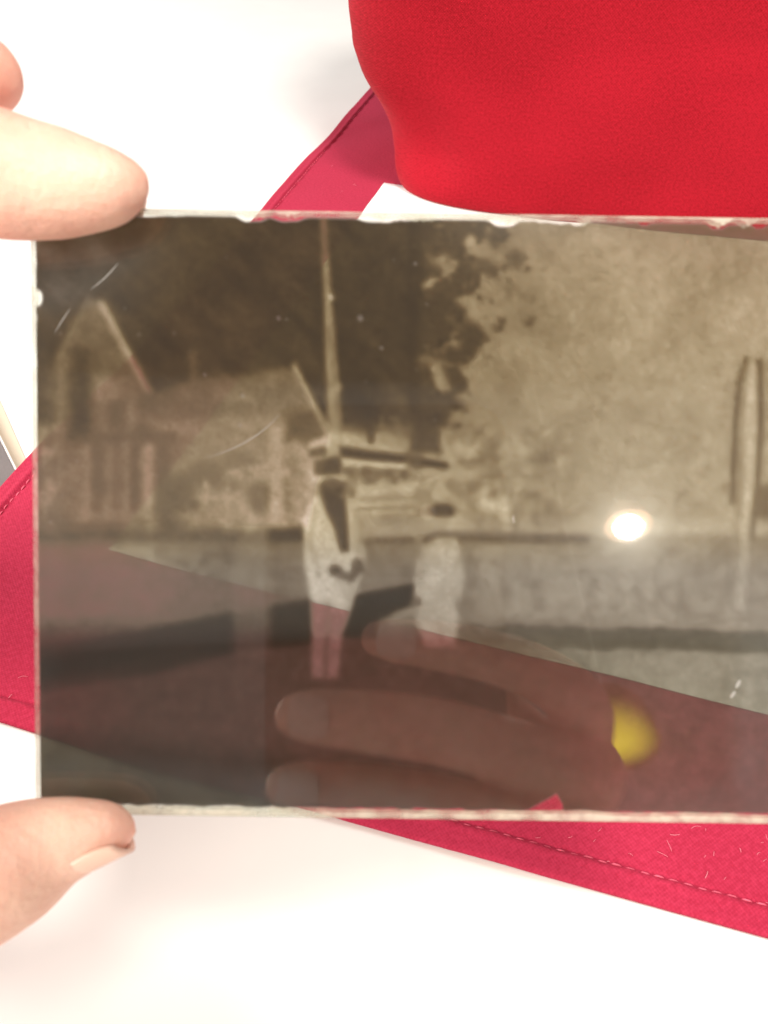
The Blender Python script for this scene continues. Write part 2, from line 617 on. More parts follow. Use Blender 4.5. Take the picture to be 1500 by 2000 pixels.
# pane: two faces and four sides in one solid
qs = [TL, TR, BR, BL]
gv_ = [fr(x, y, -PZ) for x, y in qs] + [fr(x, y, -PZ - THK) for x, y in qs]
gf_ = [(3, 2, 1, 0), (4, 5, 6, 7)]
pane = link('glass_pane', mesh(gv_, gf_, False), m_glass)
adopt(pane, plate)

# four rims: the cut sides, with a ragged chamfer that nibbles into the face
def rim(p0, p1, inward, w_fn, n=260):
    d = np.array(p1) - np.array(p0)
    L = np.linalg.norm(d)
    i = np.array(inward)
    s = np.linspace(0, 1, n)
    w = w_fn(s, s * L)
    P0 = np.array(p0)[None] + s[:, None] * d[None]
    rows = []
    for k, (off, z) in enumerate(((w, -PZ + 0.02), (w * 0 + 0.12, -PZ + 0.02), (w * 0 - 0.0, -PZ - 0.2), (w * 0 - 0.0, -PZ - THK + 0.2), (w * 0 + 0.12, -PZ - THK - 0.02), (w * 0.9, -PZ - THK - 0.02))):
        q = P0 + off[:, None] * i[None]
        rows.append(frn(q[:, 0], q[:, 1], np.full(n, z)))
    vv = np.stack(rows, 1).reshape(-1, 3)
    o = link('cut_edge', fast_mesh(vv, grid_faces(n, 6)), m_rim)
    adopt(o, plate)
    return o
def wtop(s, l):
    b = 0.28 + 0.18 * np.maximum(0, fbm(l, l * 0, 7, 3, 4))
    for c, a, ww in ((9.2, .5, 1.2), (33, .5, 1.8), (38, .7, 1.4), (58, .5, 2.2), (70.8, .9, 1.3), (82, .9, 1.0), (102, 1.0, 1.2), (106, 1.0, 1.0), (113, .6, 1.2), (52, .5, 1.2)):
        b = b + a * np.exp(-((l - c) / ww) ** 4) * (0.7 + 0.3 * np.sin(l * 5))
    return b
def wbot(s, l):
    return 0.95 + 0.22 * fbm(l, l * 0, 9, 9, 4)
def wleft(s, l):
    return 0.10 + 0.03 * np.maximum(0, fbm(l, l * 0, 5, 17, 3)) + 0.6 * np.exp(-((l - 12.9) / 1.3) ** 4)
rim(TL, TR, (0, -1), wtop)
rim(BL, BR, (0, 1), wbot)
rim(TL, BL, (1, 0), wleft)
rim(TR, BR, (-1, 0), wleft)

# ---- the developed picture: transmission of the silver layer, drawn in photo pixels of the plate face
NS, NT = 540, 410
s, t = np.meshgrid(np.linspace(0.0008, 0.9992, NS), np.linspace(0.001, 0.999, NT), indexing='ij')
q = bilin(s, t)
qx, qy = q[..., 0], q[..., 1]
x = qx / PZ * F + 750
y = -qy / PZ * F + 1000

def sm(d, w):              # 1 inside (d<0), soft over +-w
    k = np.clip(0.5 - d / (2 * w), 0, 1)
    return k * k * (3 - 2 * k)
def poly(pts, w=8):
    pts = np.array(pts, float)
    d2 = np.full(x.shape, 1e12)
    ins = np.zeros(x.shape, bool)
    for i in range(len(pts)):
        ax, ay = pts[i]
        bx, by = pts[(i + 1) % len(pts)]
        ex, ey = bx - ax, by - ay
        k = np.clip(((x - ax) * ex + (y - ay) * ey) / (ex * ex + ey * ey + 1e-9), 0, 1)
        d2 = np.minimum(d2, (x - ax - k * ex) ** 2 + (y - ay - k * ey) ** 2)
        c = (ay > y) != (by > y)
        with np.errstate(divide='ignore', invalid='ignore'):
            xi = ax + (y - ay) / (by - ay + 1e-12) * ex
        ins ^= c & (x < xi)
    d = np.sqrt(d2)
    return sm(np.where(ins, -d, d), w)
def stroke(pts, w0, w1=None, soft=6):
    w1 = w0 if w1 is None else w1
    best = np.full(x.shape, 1e9)
    n = len(pts) - 1
    for i in range(n):
        ax, ay = pts[i]
        bx, by = pts[i + 1]
        ex, ey = bx - ax, by - ay
        k = np.clip(((x - ax) * ex + (y - ay) * ey) / (ex * ex + ey * ey + 1e-9), 0, 1)
        wd = w0 + (w1 - w0) * (i + k) / n
        best = np.minimum(best, np.hypot(x - ax - k * ex, y - ay - k * ey) - wd / 2)
    return sm(best, soft)
def ell(cx, cy, rx, ry, soft=0.35, rot=0):
    c, s_ = math.cos(rot), math.sin(rot)
    u = ((x - cx) * c + (y - cy) * s_) / rx
    v = (-(x - cx) * s_ + (y - cy) * c) / ry
    return sm(np.hypot(u, v) - 1, soft)

D = 0.60 - 0.12 * sm(1180 - x, 220)            # optical density, right hand (light) half
nz = fbm(x, y, 90, 201, 4)
nf = fbm(x, y, 22, 211, 3)
D += 0.035 * nz
def put(mask, dens, k=1.0):
    global D
    D = D + (dens - D) * mask * k
ng = fbm(x, y, 9, 261, 2)
streak = fbm((x + 0.9 * y) * 0.22, (y - 0.9 * x), 34, 271, 4)
# dark sky / tree mass over the upper left, brushed and streaky
edge_x = 850 + 30 * fbm(y, y * 0, 70, 221, 3) + 26 * nf + 14 * ng
dark = sm(x - edge_x, 8) * sm(y - (862 + 0.03 * (x - 600)), 14)
put(dark, 1.16 + 0.26 * sm(360 - x, 300) + 0.06 * nz + 0.13 * streak + 0.03 * ng)
put(sm(np.abs(x - 812) - 14, 8) * sm(y - 840, 20), 1.62, 0.5)
# leaves breaking up the edge
leaf = fbm(x, y, 40, 281, 4) + 0.35 * ng
reach = np.clip((x - 835) / (215 - 150 * sm(640 - y, 60)), 0, 1.4)
thr = -0.55 + 1.75 * reach
put(sm(thr - leaf, 0.10) * sm(820 - x, 20) * sm(y - 862, 16) * sm(x - 1075, 10), 1.22, 0.9)
for bx, by, rx, ry, dd in ((970, 450, 18, 20, 1.1), (945, 516, 30, 18, 1.0), (1020, 503, 26, 15, .95),
                           (978, 628, 17, 9, 1.1), (1034, 616, 15, 9, .98), (918, 652, 26, 30, 1.3),
                           (890, 690, 36, 22, 1.3), (868, 600, 44, 26, 1.3), (890, 735, 16, 44, 1.25), (880, 800, 18, 40, 1.3),
                           (903, 792, 9, 8, 1.0), (1060, 885, 17, 9, .98), (935, 903, 8, 18, .98), (920, 990, 22, 15, 1.0), (855, 935, 9, 10, .95),
                           (1005, 560, 14, 9, .8), (1030, 575, 18, 10, .75), (950, 688, 12, 8, .75), (930, 870, 12, 9, .85)):
    put(ell(bx + 9 * nf + 5 * ng, by + 9 * nf + 5 * ng, rx, ry, 0.35, 0.4 * math.sin(bx)), dd, 0.9)
for (bx, by, rx, ry) in ((862, 500, 22, 16), (858, 702, 30, 6)):
    put(ell(bx + 10 * nf, by + 8 * nf, rx, ry, 0.7), 0.62, 0.8)
# paler, mottled shrubs and walls
band = sm(840 - y, 30) * sm(y - 1042, 14)
put(band * sm(x - 1080, 90), 0.60 + 0.13 * nf + 0.06 * nz + 0.04 * ng)
put(band * sm(x - 900, 40), 0.58 + 0.12 * nf + 0.05 * ng)
put(band * sm(x - 610, 50), 0.72 + 0.15 * nf + 0.06 * ng)
put(band * sm(x - 430, 60), 0.86 + 0.16 * nf + 0.06 * ng)
# house: long roof, wall, far gable
put(poly([(280, 768), (372, 742), (560, 716), (600, 770), (600, 840), (330, 850), (262, 850)], 10), 1.02 + 0.05 * nf + 0.05 * streak)
put(poly([(285, 822), (560, 800), (592, 905), (310, 912)], 18), 0.80 + 0.07 * nf)
put(poly([(300, 850), (560, 838), (560, 860), (300, 872)], 10), 0.92, 0.6)
put(poly([(100, 700), (162, 578), (196, 588), (286, 762), (286, 1022), (112, 1022)], 10), 1.06 + 0.08 * nf)
put(stroke([(190, 588), (284, 760)], 17, 15, 6), 0.52)
put(stroke([(104, 690), (164, 580)], 12, 10, 8), 0.86)
put(stroke([(110, 690), (108, 1000)], 16, 18, 8), 0.82, 0.8)
put(stroke([(150, 690), (146, 980)], 34, 38, 12), 1.45, 0.75)
put(poly([(176, 735), (252, 728), (262, 850), (180, 852)], 12), 0.84 + .06 * nf, 0.9)
put(poly([(204, 778), (238, 776), (240, 832), (206, 834)], 7), 1.18, 0.8)
put(ell(196, 758, 20, 26), 0.70, 0.7)
put(poly([(262, 760), (300, 770), (300, 800), (262, 790)], 8), 1.22, .7)
put(poly([(118, 858), (338, 850), (338, 1012), (118, 1012)], 10), 0.86 + .10 * nf, 0.9)
put(poly([(140, 846), (340, 838), (340, 856), (140, 864)], 7), 1.12, 0.8)
for xx, dd, ww in ((162, .72, 16), (184, 1.06, 22), (207, .78, 12), (222, 1.02, 16), (244, .74, 12), (256, 1.22, 14), (284, .58, 20), (312, 1.08, 26), (334, .86, 10)):
    put(stroke([(xx, 872), (xx - 2, 1008)], ww, ww, 6), dd, 0.85)
put(poly([(120, 1000), (330, 992), (330, 1016), (120, 1022)], 7), .74, .7)
put(stroke([(370, 688), (374, 738)], 16, 18, 6), 0.92)
put(ell(465, 775, 26, 10, .6), .9, .5)
put(poly([(572, 708), (642, 845), (602, 880), (540, 800)], 8), 1.00)
put(stroke([(573, 710), (642, 850)], 11, 16, 6), 0.62)
put(poly([(560, 805), (612, 800), (635, 850), (558, 858)], 10), 1.24, 0.85)
put(stroke([(536, 840), (540, 1020)], 26, 40, 10), 0.58, 0.8)
put(stroke([(575, 880), (570, 1020)], 14, 16, 8), 0.82, 0.8)
# bushes and a dark head below the house
for bx, by, rx, ry, dd in ((350, 960, 44, 34, 1.16), (402, 925, 40, 26, 1.06), (330, 1005, 34, 20, 1.22), (505, 974, 27, 32, 1.1),
                           (470, 900, 36, 20, 1.02), (440, 990, 60, 18, .64), (556, 965, 12, 30, 1.02), (390, 1004, 60, 16, .78), (440, 948, 30, 14, .96)):
    put(ell(bx + 9 * nf + 5 * ng, by + 9 * nf + 5 * ng, rx, ry, 0.4), dd, 0.85)
# mast
put(stroke([(629, 405), (655, 870)], 11, 34, 4), 0.66 + 0.05 * nf)
put(stroke([(632, 500), (652, 860)], 4, 8, 4), 0.56, 0.7)
put(stroke([(640, 640), (668, 860)], 3, 4, 4), 0.95, 0.7)
put(ell(645, 575, 7, 7, 0.6), 0.45)
put(ell(660, 752, 8, 9, 0.6), 0.55)
# the roofed boat house behind the men: fascia, dark eaves, bright wall, window row, decks
put(poly([(655, 842), (855, 860), (900, 888), (890, 930), (600, 925), (600, 862)], 6), 0.52 + 0.04 * nf)
put(stroke([(722, 820), (724, 856)], 16, 16, 5), 1.30, .8)
put(stroke([(745, 812), (748, 858)], 8, 8, 4), 0.80, .8)
put(stroke([(760, 814), (776, 816), (782, 862)], 8, 8, 4), 0.76, .8)
put(poly([(600, 876), (634, 870), (636, 888), (602, 892)], 4), 1.22)
put(poly([(664, 871), (720, 879), (788, 887), (880, 904), (876, 915), (788, 904), (720, 898), (664, 889)], 4), 1.36)
put(poly([(815, 790), (862, 800), (862, 885), (800, 880)], 8), 1.40, 0.75)
put(poly([(792, 880), (826, 884), (822, 916), (790, 912)], 5), 0.98, .8)
put(poly([(612, 899), (664, 892), (664, 924), (612, 930)], 5), 1.06)
put(poly([(668, 893), (800, 904), (792, 914), (668, 908)], 4), 0.34)
put(poly([(680, 912), (800, 918), (800, 934), (680, 934)], 5), 0.70)
for bx, by, rx, ry in ((680, 921, 11, 8), (716, 920, 12, 11), (740, 924, 7, 9), (758, 922, 10, 8), (790, 926, 7, 12), (770, 942, 9, 7), (722, 938, 14, 5)):
    put(ell(bx, by, rx, ry, 0.4), 1.00, 0.85)
put(poly([(690, 946), (815, 942), (815, 1004), (702, 1008)], 6), 0.42 + 0.04 * nf)
put(poly([(700, 970), (812, 966), (812, 976), (700, 980)], 5), 0.66, .8)
put(poly([(700, 990), (812, 986), (812, 994), (700, 998)], 4), 0.72, .8)
# deck / far bank bands
put(poly([(60, 1040), (590, 1035), (590, 1075), (60, 1078)], 14), 1.06 + 0.05 * nf)
put(poly([(150, 1042), (420, 1042), (420, 1062), (150, 1062)], 10), 0.90, .6)
put(poly([(300, 1062), (600, 1052), (600, 1080), (300, 1086)], 8), 1.30)
put(poly([(500, 1034), (594, 1030), (598, 1076), (500, 1080)], 7), 1.40)
put(poly([(888, 1038), (1180, 1046), (1180, 1066), (888, 1064)], 7), 0.98)
put(poly([(1160, 1046), (1700, 1040), (1700, 1066), (1160, 1064)], 9), 0.62)
put(poly([(700, 1015), (812, 1012), (812, 1028), (700, 1028)], 8), 0.66, .8)
put(poly([(700, 1028), (812, 1026), (812, 1050), (700, 1052)], 6), 0.58, .8)
put(poly([(700, 1056), (812, 1050), (812, 1068), (700, 1070)], 5), 1.06)
# river bank: mid tones
gr = sm(1064 - y, 14) * sm(y - 1230, 30)
put(gr, 0.62 + 0.03 * nf)
put(gr * sm(x - 930, 30), 0.76 + 0.04 * nf)
put(gr * sm(x - 560, 60), 0.86 + 0.05 * nf)
put(gr * sm(x - 330, 90), 0.62 + 0.05 * nf)
# foreground below
fg = sm(1230 - y, 30)
put(fg, 0.66 + 0.03 * nf)
put(fg * sm(x - 1150, 120), 0.88 + 0.03 * nf)
put(fg * sm(x - 700, 160), 0.90 + 0.04 * nf)
put(fg * sm(x - 330, 140), 0.96 + 0.04 * nf)
put(sm(1440 - y + 0.11 * (x - 100), 40) * sm(x - 900, 320), 1.30 + 0.06 * nf)
# dark path edges
put(poly([(60, 1268 ), (150, 1256), (250, 1238), (330, 1222), (480, 1194), (612, 1172), (612, 1256), (470, 1275), (380, 1292), (300, 1318), (180, 1334), (60, 1356)], 12), 1.75, 0.6 + 0.4 * sm(300 - x, 180))
put(poly([(60, 1292), (300, 1262), (330, 1278), (200, 1310), (60, 1330)], 10), 1.9, .8)
put(poly([(685, 1166), (808, 1144), (812, 1182), (770, 1196), (735, 1250), (660, 1246)], 6), 1.9)
put(poly([(735, 1222), (815, 1222), (815, 1246), (735, 1246)], 6), 0.98)
wav = 5 * fbm(x, x * 0, 40, 241, 3)
put(sm(np.abs(y - (1243 + 0.024 * (x - 900)) - wav) - (21 - 4 * sm(x - 1010, 60)), 5) * sm(880 - x, 6), 1.08 + 0.03 * nf)
# third, smaller figure at the left; pale body doubles as painted reflection
put(poly([(480, 1000), (522, 995), (528, 1240), (524, 1292), (452, 1286), (446, 1130)], 12), 0.70, 0.7)
put(ell(504, 974, 22, 28, 0.5), 1.12, .8)
# man with dark tie
man = poly([(624, 960), (668, 960), (694, 988), (706, 1050), (716, 1100), (700, 1150), (690, 1185), (668, 1250), (660, 1330), (606, 1330), (604, 1180), (592, 1100), (588, 1020), (602, 982)], 6)
put(man, 0.38 + 0.02 * nf)
put(poly([(616, 898), (660, 892), (664, 924), (612, 928)], 5), 1.2)
put(poly([(606, 927), (676, 924), (680, 936), (606, 938)], 4), 0.44)
put(ell(648, 954, 25, 19, 0.35), 1.25)
put(stroke([(612, 985), (604, 1060), (622, 1130)], 5, 6, 4), 0.62, .8)
put(stroke([(690, 990), (704, 1060), (700, 1096)], 5, 6, 4), 0.64, .8)
put(stroke([(640, 1180), (634, 1325)], 5, 8, 4), 0.75, .8)
put(poly([(690, 1000), (706, 1050), (700, 1096), (684, 1060)], 5), 0.52, .7)
put(ell(648, 945, 15, 9, 0.6), 0.86, .6)
put(poly([(626, 962), (672, 972), (677, 1030), (680, 1078), (664, 1078), (654, 1034), (634, 994)], 6), 1.34)
put(ell(654, 1116, 12, 10, 0.5), 1.18)
put(ell(699, 1108, 13, 15, 0.5), 1.05)
put(stroke([(660, 1122), (685, 1132), (697, 1112)], 12, 16, 6), 1.00)
# second figure with cap
fig = poly([(846, 1008), (886, 1008), (888, 1040), (900, 1068), (908, 1120), (902, 1190), (892, 1268), (832, 1268), (812, 1215), (812, 1120), (826, 1068), (844, 1044)], 7)
put(poly([(818, 1078), (806, 1170), (816, 1192), (832, 1090)], 5), 0.58)
put(fig, 0.44 + 0.02 * nf)
put(ell(865, 998, 25, 13, 0.3), 1.3)
put(stroke([(826, 1085), (822, 1180)], 5, 5, 4), 0.60, .8)
put(stroke([(893, 1085), (897, 1180)], 5, 5, 4), 0.60, .8)
put(stroke([(838, 1150), (888, 1150)], 5, 5, 5), 0.54, .7)
put(stroke([(862, 1210), (862, 1268)], 4, 6, 4), 0.62, .8)
put(ell(866, 1020, 17, 12, 0.4), 0.60)
put(stroke([(832, 1056), (856, 1042), (892, 1044)], 14, 12, 5), 1.0)
put(ell(812, 1180, 12, 9, 0.5), 1.0)
put(ell(900, 1188, 8, 9, 0.5), 0.74)
put(stroke([(812, 1192), (775, 1206), (745, 1216)], 14, 10, 8), 0.62)
# right hand mast with dark outlines
put(poly([(1440, 1060), (1452, 780), (1470, 690), (1484, 690), (1490, 780), (1486, 930), (1470, 1180), (1440, 1180)], 8), 0.58)
put(stroke([(1440, 980), (1446, 820), (1454, 740), (1468, 695)], 10, 6, 5), 0.95)
put(poly([(1464, 790), (1472, 720), (1480, 690), (1488, 720), (1490, 800), (1486, 930), (1476, 1060), (1462, 1195), (1446, 1195), (1456, 1060), (1462, 930)], 6), 0.36, 1 - 0.6 * sm(1060 - y, 80))
put(stroke([(1495, 700), (1497, 830), (1490, 950), (1478, 1050)], 9, 8, 5), 0.95)
put(poly([(1488, 945), (1700, 945), (1700, 1015), (1482, 1015)], 10), 0.80)
put(ell(1428, 952, 9, 11, 0.5), .66)
put(ell(1335, 970, 9, 16, 0.6), .62, .7)
hs = poly([(96, 700), (164, 575), (198, 584), (290, 765), (374, 735), (572, 706), (645, 848), (600, 1034), (60, 1034), (70, 760)], 12)
D = D - hs * np.clip(0.24 - 0.25 * (D - 1.25), 0, 0.24)
# lens softness of the old picture, softer still in the far left
def blur(A_, n):
    for k in range(n):
        P_ = np.pad(A_, 1, mode='edge')
        A_ = (P_[:-2, 1:-1] + 2 * P_[1:-1, 1:-1] + P_[2:, 1:-1]) / 4
        P_ = np.pad(A_, 1, mode='edge')
        A_ = (P_[1:-1, :-2] + 2 * P_[1:-1, 1:-1] + P_[1:-1, 2:]) / 4
    return A_
Dn = blur(D, 3)
Df = blur(Dn, 9)
kf = 0.4 * sm(x - 520, 120) * sm(y - 1060, 40)
D = Dn * (1 - kf) + Df * kf
# general mottling and silver fog near the borders
D += 0.03 * nf + 0.03 * nz
D += 0.08 * sm(x - 420, 200) * sm(660 - y, 60) * sm(y - 1060, 60)
D += 0.035 * ng
D += 0.10 * sm(y - 440, 22) * sm(1150 - x, 150)
# bluish worn corner under the finger tip
worn = sm(np.hypot(x - 60, y - 400) - 232 + 0.12 * (y - 400), 30)
D -= 0.06 * worn
D += np.random.default_rng(5).normal(0, 0.028, D.shape)        # silver grain
D = np.maximum(D, 0.05)

T = 10 ** (-D)
warm = sm(y - 1075, 60)                       # browner tone above, more neutral below
warm = 0.35 + 0.65 * warm
kr, kg, kb = 1.0 - 0.055 * warm, 1.0 + 0.075 * warm, 1.0 + 0.46 * warm
R_ = T ** kr
G_ = T ** kg
B_ = T ** kb
B_ = B_ * (1 + 0.6 * worn)
R_ = R_ * (1 - 0.12 * worn)
# bare glass: flaked border, pinholes, the chip low down
bare = np.zeros_like(T)
ex = np.minimum(x - 58, 1652 - x)
bare = np.maximum(bare, sm(ex - 2 - 1.5 * nf, 2))
top_y = 403 + 0.0157 * (x - 58)
nick = 5 + 3.0 * np.maximum(0, fbm(x, x * 0, 55, 251, 4))
for cx, a, ww in ((490, 9, 28), (560, 8, 30), (735, 7, 34), (988, 12, 26), (1135, 6, 14), (1410, 10, 18), (1265, 5, 10), (1495, 6, 12), (1100, 3, 40)):
    nick = nick + a * np.exp(-((x - cx) / ww) ** 4)
bare = np.maximum(bare, sm(y - top_y - nick, 3))
bare = np.maximum(bare, sm((1590 + 0.0139 * (x - 69)) - y - 12 - 2 * nf, 3))
bare = np.maximum(bare, poly([(1012, 1606), (1046, 1584), (1076, 1568), (1092, 1558), (1104, 1580), (1106, 1610)], 3))
bare = np.maximum(bare, ell(64, 576, 9, 16, 0.3))
for bx, by, r in ((703, 616, 5), (541, 616, 3.5), (465, 828, 3.5), (470, 770, 3.5), (745, 675, 3), (645, 574, 4), (812, 508, 3), (395, 728, 3)):
    bare = np.maximum(bare, 0.15 * ell(bx, by, r, r * 1.1, 0.8))
rs = np.random.default_rng(8)
for k in range(70):                            # dust pinholes
    bx, by, r = rs.uniform(70, 1500), rs.uniform(420, 1585), rs.uniform(1.6, 3.0)
    i0 = np.hypot(x - bx, y - by) < r * 1.3
    bare[i0] = np.maximum(bare[i0], rs.uniform(0.02, 0.07))
R_ = R_ + (0.95 - R_) * bare
G_ = G_ + (0.96 - G_) * bare
B_ = B_ + (0.94 - B_) * bare

# what the layer itself scatters back: brown silver, and bluish silvering-out towards the old borders, plus painted reflection haze low and right
mir_haze = np.zeros_like(T)
mir_haze = np.maximum(mir_haze, 1.0 * sm(np.hypot((x - 60) / 300, (y - 430) / 300) - 0.75, 0.5))
mir_haze = np.maximum(mir_haze, 0.9 * sm(x - 90, 60))
mir_haze = np.maximum(mir_haze, 0.9 * sm(1470 - y + 0.10 * (x - 70), 40) * sm(x - 1000, 300))
mir_haze = np.maximum(mir_haze, 0.2 * sm(1290 - y, 120))  # faint neutral haze painted over the lower part
mir_haze = np.maximum(mir_haze, 1.0 * sm(1435 - x, 40) * sm(1130 - y, 200))  # haze of bright mirrored surroundings painted into the layer
mir_haze = np.maximum(mir_haze, 0.7 * sm(1530 - y, 45) * sm(1190 - x, 60))  # painted reflection haze right of the mirrored hand
mir_haze = mir_haze * (0.85 + 0.2 * nz)
wt = (0.026 + 0.060 * mir_haze) * (1 - bare)
mk = np.clip(mir_haze, 0, 1)
SR = 0.52 + (0.46 - 0.52) * mk
SG = 0.36 + (0.44 - 0.36) * mk
SB = 0.24 + (0.46 - 0.24) * mk
em = fast_mesh(frn(qx, qy, np.full(qx.shape, -PZ - THK - 0.08)).reshape(-1, 3), grid_faces(NS, NT))
share = np.clip(0.36 + 1.2 * (D - 0.45), 0.36, 0.92)
share = np.maximum(share, 0.86 * hs)
share = np.minimum(share, 1 - 0.74 * fg) * (1 - bare)
ca = em.color_attributes.new('transmission', 'FLOAT_COLOR', 'POINT')
ca.data.foreach_set('color', np.stack([R_, G_, B_, share], -1).reshape(-1).astype(np.float32))
cb = em.color_attributes.new('scatter', 'FLOAT_COLOR', 'POINT')
cb.data.foreach_set('color', np.stack([SR, SG, SB, wt], -1).reshape(-1).astype(np.float32))
m_em, nt, out = mat('silver_emulsion')
at = nd(nt, 'Attribute', attribute_name='transmission')
tr = nd(nt, 'BsdfTransparent')
nt.links.new(at.outputs['Color'], tr.inputs['Color'])
tlc = nd(nt, 'BsdfTranslucent')
nt.links.new(at.outputs['Color'], tlc.inputs['Color'])
m1 = nd(nt, 'MixShader')
nt.links.new(at.outputs['Alpha'], m1.inputs['Fac'])
nt.links.new(tr.outputs[0], m1.inputs[1])
nt.links.new(tlc.outputs[0], m1.inputs[2])
a2 = nd(nt, 'Attribute', attribute_name='scatter')
df = nd(nt, 'BsdfDiffuse')
nt.links.new(a2.outputs['Color'], df.inputs['Color'])
ms = nd(nt, 'MixShader')
nt.links.new(a2.outputs['Alpha'], ms.inputs['Fac'])
nt.links.new(m1.outputs[0], ms.inputs[1])
nt.links.new(df.outputs[0], ms.inputs[2])
nt.links.new(ms.outputs[0], out.inputs['Surface'])
emu = link('emulsion', em, m_em)
adopt(emu, plate)

# scratches: fine raised burrs that catch the light
m_scr = principled('scratch_burr', (0.28, 0.27, 0.25), 0.5)
def scratch(pts, w):
    n = len(pts)
    vv, ff = [], []
    for k, (px, py, ww) in enumerate(pts):
        X_, Y_ = pl(px, py)
        nx, ny = (pts[min(k + 1, n - 1)][0] - pts[max(k - 1, 0)][0], pts[min(k + 1, n - 1)][1] - pts[max(k - 1, 0)][1])
        L = math.hypot(nx, ny) or 1
        ox, oy = -ny / L, nx / L
        h = w * ww
        vv += [fr(X_ + ox * h, Y_ - oy * h, -PZ + 0.01), fr(X_, Y_, -PZ + 0.03), fr(X_ - ox * h, Y_ + oy * h, -PZ + 0.01)]
    for k in range(n - 1):
        a = k * 3
        ff += [(a, a + 1, a + 4, a + 3), (a + 1, a + 2, a + 5, a + 4)]
    o = link('scratch', mesh(vv, ff), m_scr)
    adopt(o, plate)
def arc(p0, p1, p2, n=18, prof=lambda t: 1):
    r_ = []
    for k in range(n):
        t_ = k / (n - 1)
        r_.append(((1 - t_) ** 2 * p0[0] + 2 * t_ * (1 - t_) * p1[0] + t_ * t_ * p2[0],
                   (1 - t_) ** 2 * p0[1] + 2 * t_ * (1 - t_) * p1[1] + t_ * t_ * p2[1], prof(t_)))
    return r_
bumpf = lambda t_: math.sin(math.pi * t_) ** 0.6 + 0.02
scratch(arc((232, 512), (210, 542), (176, 566), prof=bumpf), 0.07)
scratch(arc((138, 602), (124, 620), (106, 652), prof=bumpf), 0.06)
scratch(arc((400, 895), (500, 868), (548, 806), prof=bumpf), 0.05)
scratch(arc((1003, 1006), (1002, 1014), (1004, 1022), prof=bumpf), 0.08)
scratch(arc((1446, 1328), (1442, 1336), (1437, 1344), prof=bumpf), 0.26)
scratch(arc((1436, 1350), (1432, 1356), (1427, 1363), prof=bumpf), 0.24)

# ------------------------------------------------------------------ hands
def spline(pts, step):
    """Catmull-Rom through (x,y,z,r), resampled about every step mm"""
    P_ = np.array(pts, float)
    P_ = np.vstack([2 * P_[0] - P_[1], P_, 2 * P_[-1] - P_[-2]])
    o = []
    for i in range(1, len(P_) - 2):
        L = np.linalg.norm(P_[i + 1, :3] - P_[i, :3])
        n = max(2, int(L / step))
        for k in range(n):
            t_ = k / n
            a, b, c, d = P_[i - 1:i + 3]
            v = 0.5 * (2 * b + (c - a) * t_ + (2 * a - 5 * b + 4 * c - d) * t_ ** 2 + (3 * b - a - 3 * c + d) * t_ ** 3)
            v[3] = b[3] + (c[3] - b[3]) * t_
            o.append(v)
    o.append(P_[-2])
    return o
ICO = bmesh.new()
bmesh.ops.create_icosphere(ICO, subdivisions=3, radius=1)
ICO.verts.ensure_lookup_table()
IV = np.array([v.co[:] for v in ICO.verts])
IF = np.array([[v.index for v in f.verts] for f in ICO.faces])

def make_hand(name, chains, balls, voxel, smooth_it):
    vv, ff = [], []
    n0 = 0
    for ch in chains:
        for p in spline(ch, 1.6):
            vv.append(IV * p[3] + p[:3])
            ff.append(IF + n0)
            n0 += len(IV)
    for (c, r3) in balls:
        vv.append(IV * np.array(r3) + np.array(c))
        ff.append(IF + n0)
        n0 += len(IV)
    vv = np.vstack(vv)
    ff = np.vstack(ff)
    me = bpy.data.meshes.new('raw')
    me.vertices.add(len(vv))
    me.vertices.foreach_set('co', (vv / 1000).astype(np.float32).ravel())
    me.loops.add(len(ff) * 3)
    me.loops.foreach_set('vertex_index', ff.astype(np.int32).ravel())
    me.polygons.add(len(ff))
    me.polygons.foreach_set('loop_start', np.arange(len(ff), dtype=np.int32) * 3)
    me.update(calc_edges=True)
    o = link(name, me)
    rm = o.modifiers.new('r', 'REMESH')
    rm.mode = 'VOXEL'
    rm.voxel_size = voxel / 1000
    so = o.modifiers.new('s', 'SMOOTH')
    so.iterations = smooth_it
    so.factor = 0.5
    dg = bpy.context.evaluated_depsgraph_get()
    nm = bpy.data.meshes.new_from_object(o.evaluated_get(dg))
    o.modifiers.clear()
    o.data = nm
    bpy.data.meshes.remove(me)
    nm.polygons.foreach_set('use_smooth', [True] * len(nm.polygons))
    nm.materials.clear()
    nm.materials.append(M_SKIN)
    o.matrix_world = PF
    bpy.context.view_layer.update()
    return o

def nail(parent, c, axis, normal, l, w, rad, m=M_NAIL):
    """curved plate: centre c (mm, plate frame), long axis towards the tip, outward normal"""
    a = Vector(axis).normalized()
    n = Vector(normal)
    n = (n - a * n.dot(a)).normalized()
    b = a.cross(n)
    N = 13
    vv, ff = [], []
    for i in range(N):
        for j in range(N):
            u = -1 + 2 * i / (N - 1)
            v = -1 + 2 * j / (N - 1)
            # rounded base, gently rounded free edge
            ww = (1 - 0.25 * max(0, -u) ** 2 - 0.18 * max(0, u) ** 3)
            ll = u * (1 - 0.16 * v * v)
            ang = v * ww * w / 2 / rad
            p = Vector(c) + a * (ll * l / 2) + b * (rad * math.sin(ang)) + n * (rad * (math.cos(ang) - 1) + 0.35 - 0.5 * max(0, -u) ** 2 - 0.25 * abs(v) ** 4)
            vv.append(p / 1000)
    for i in range(N - 1):
        for j in range(N - 1):
            q_ = i * N + j
            ff.append((q_, q_ + N, q_ + N + 1, q_ + 1))
    o = link('nail', mesh(vv, ff), m, parent)
    s_ = o.modifiers.new('t', 'SOLIDIFY')
    s_.thickness = 0.0006
    s_.offset = -1
    return o

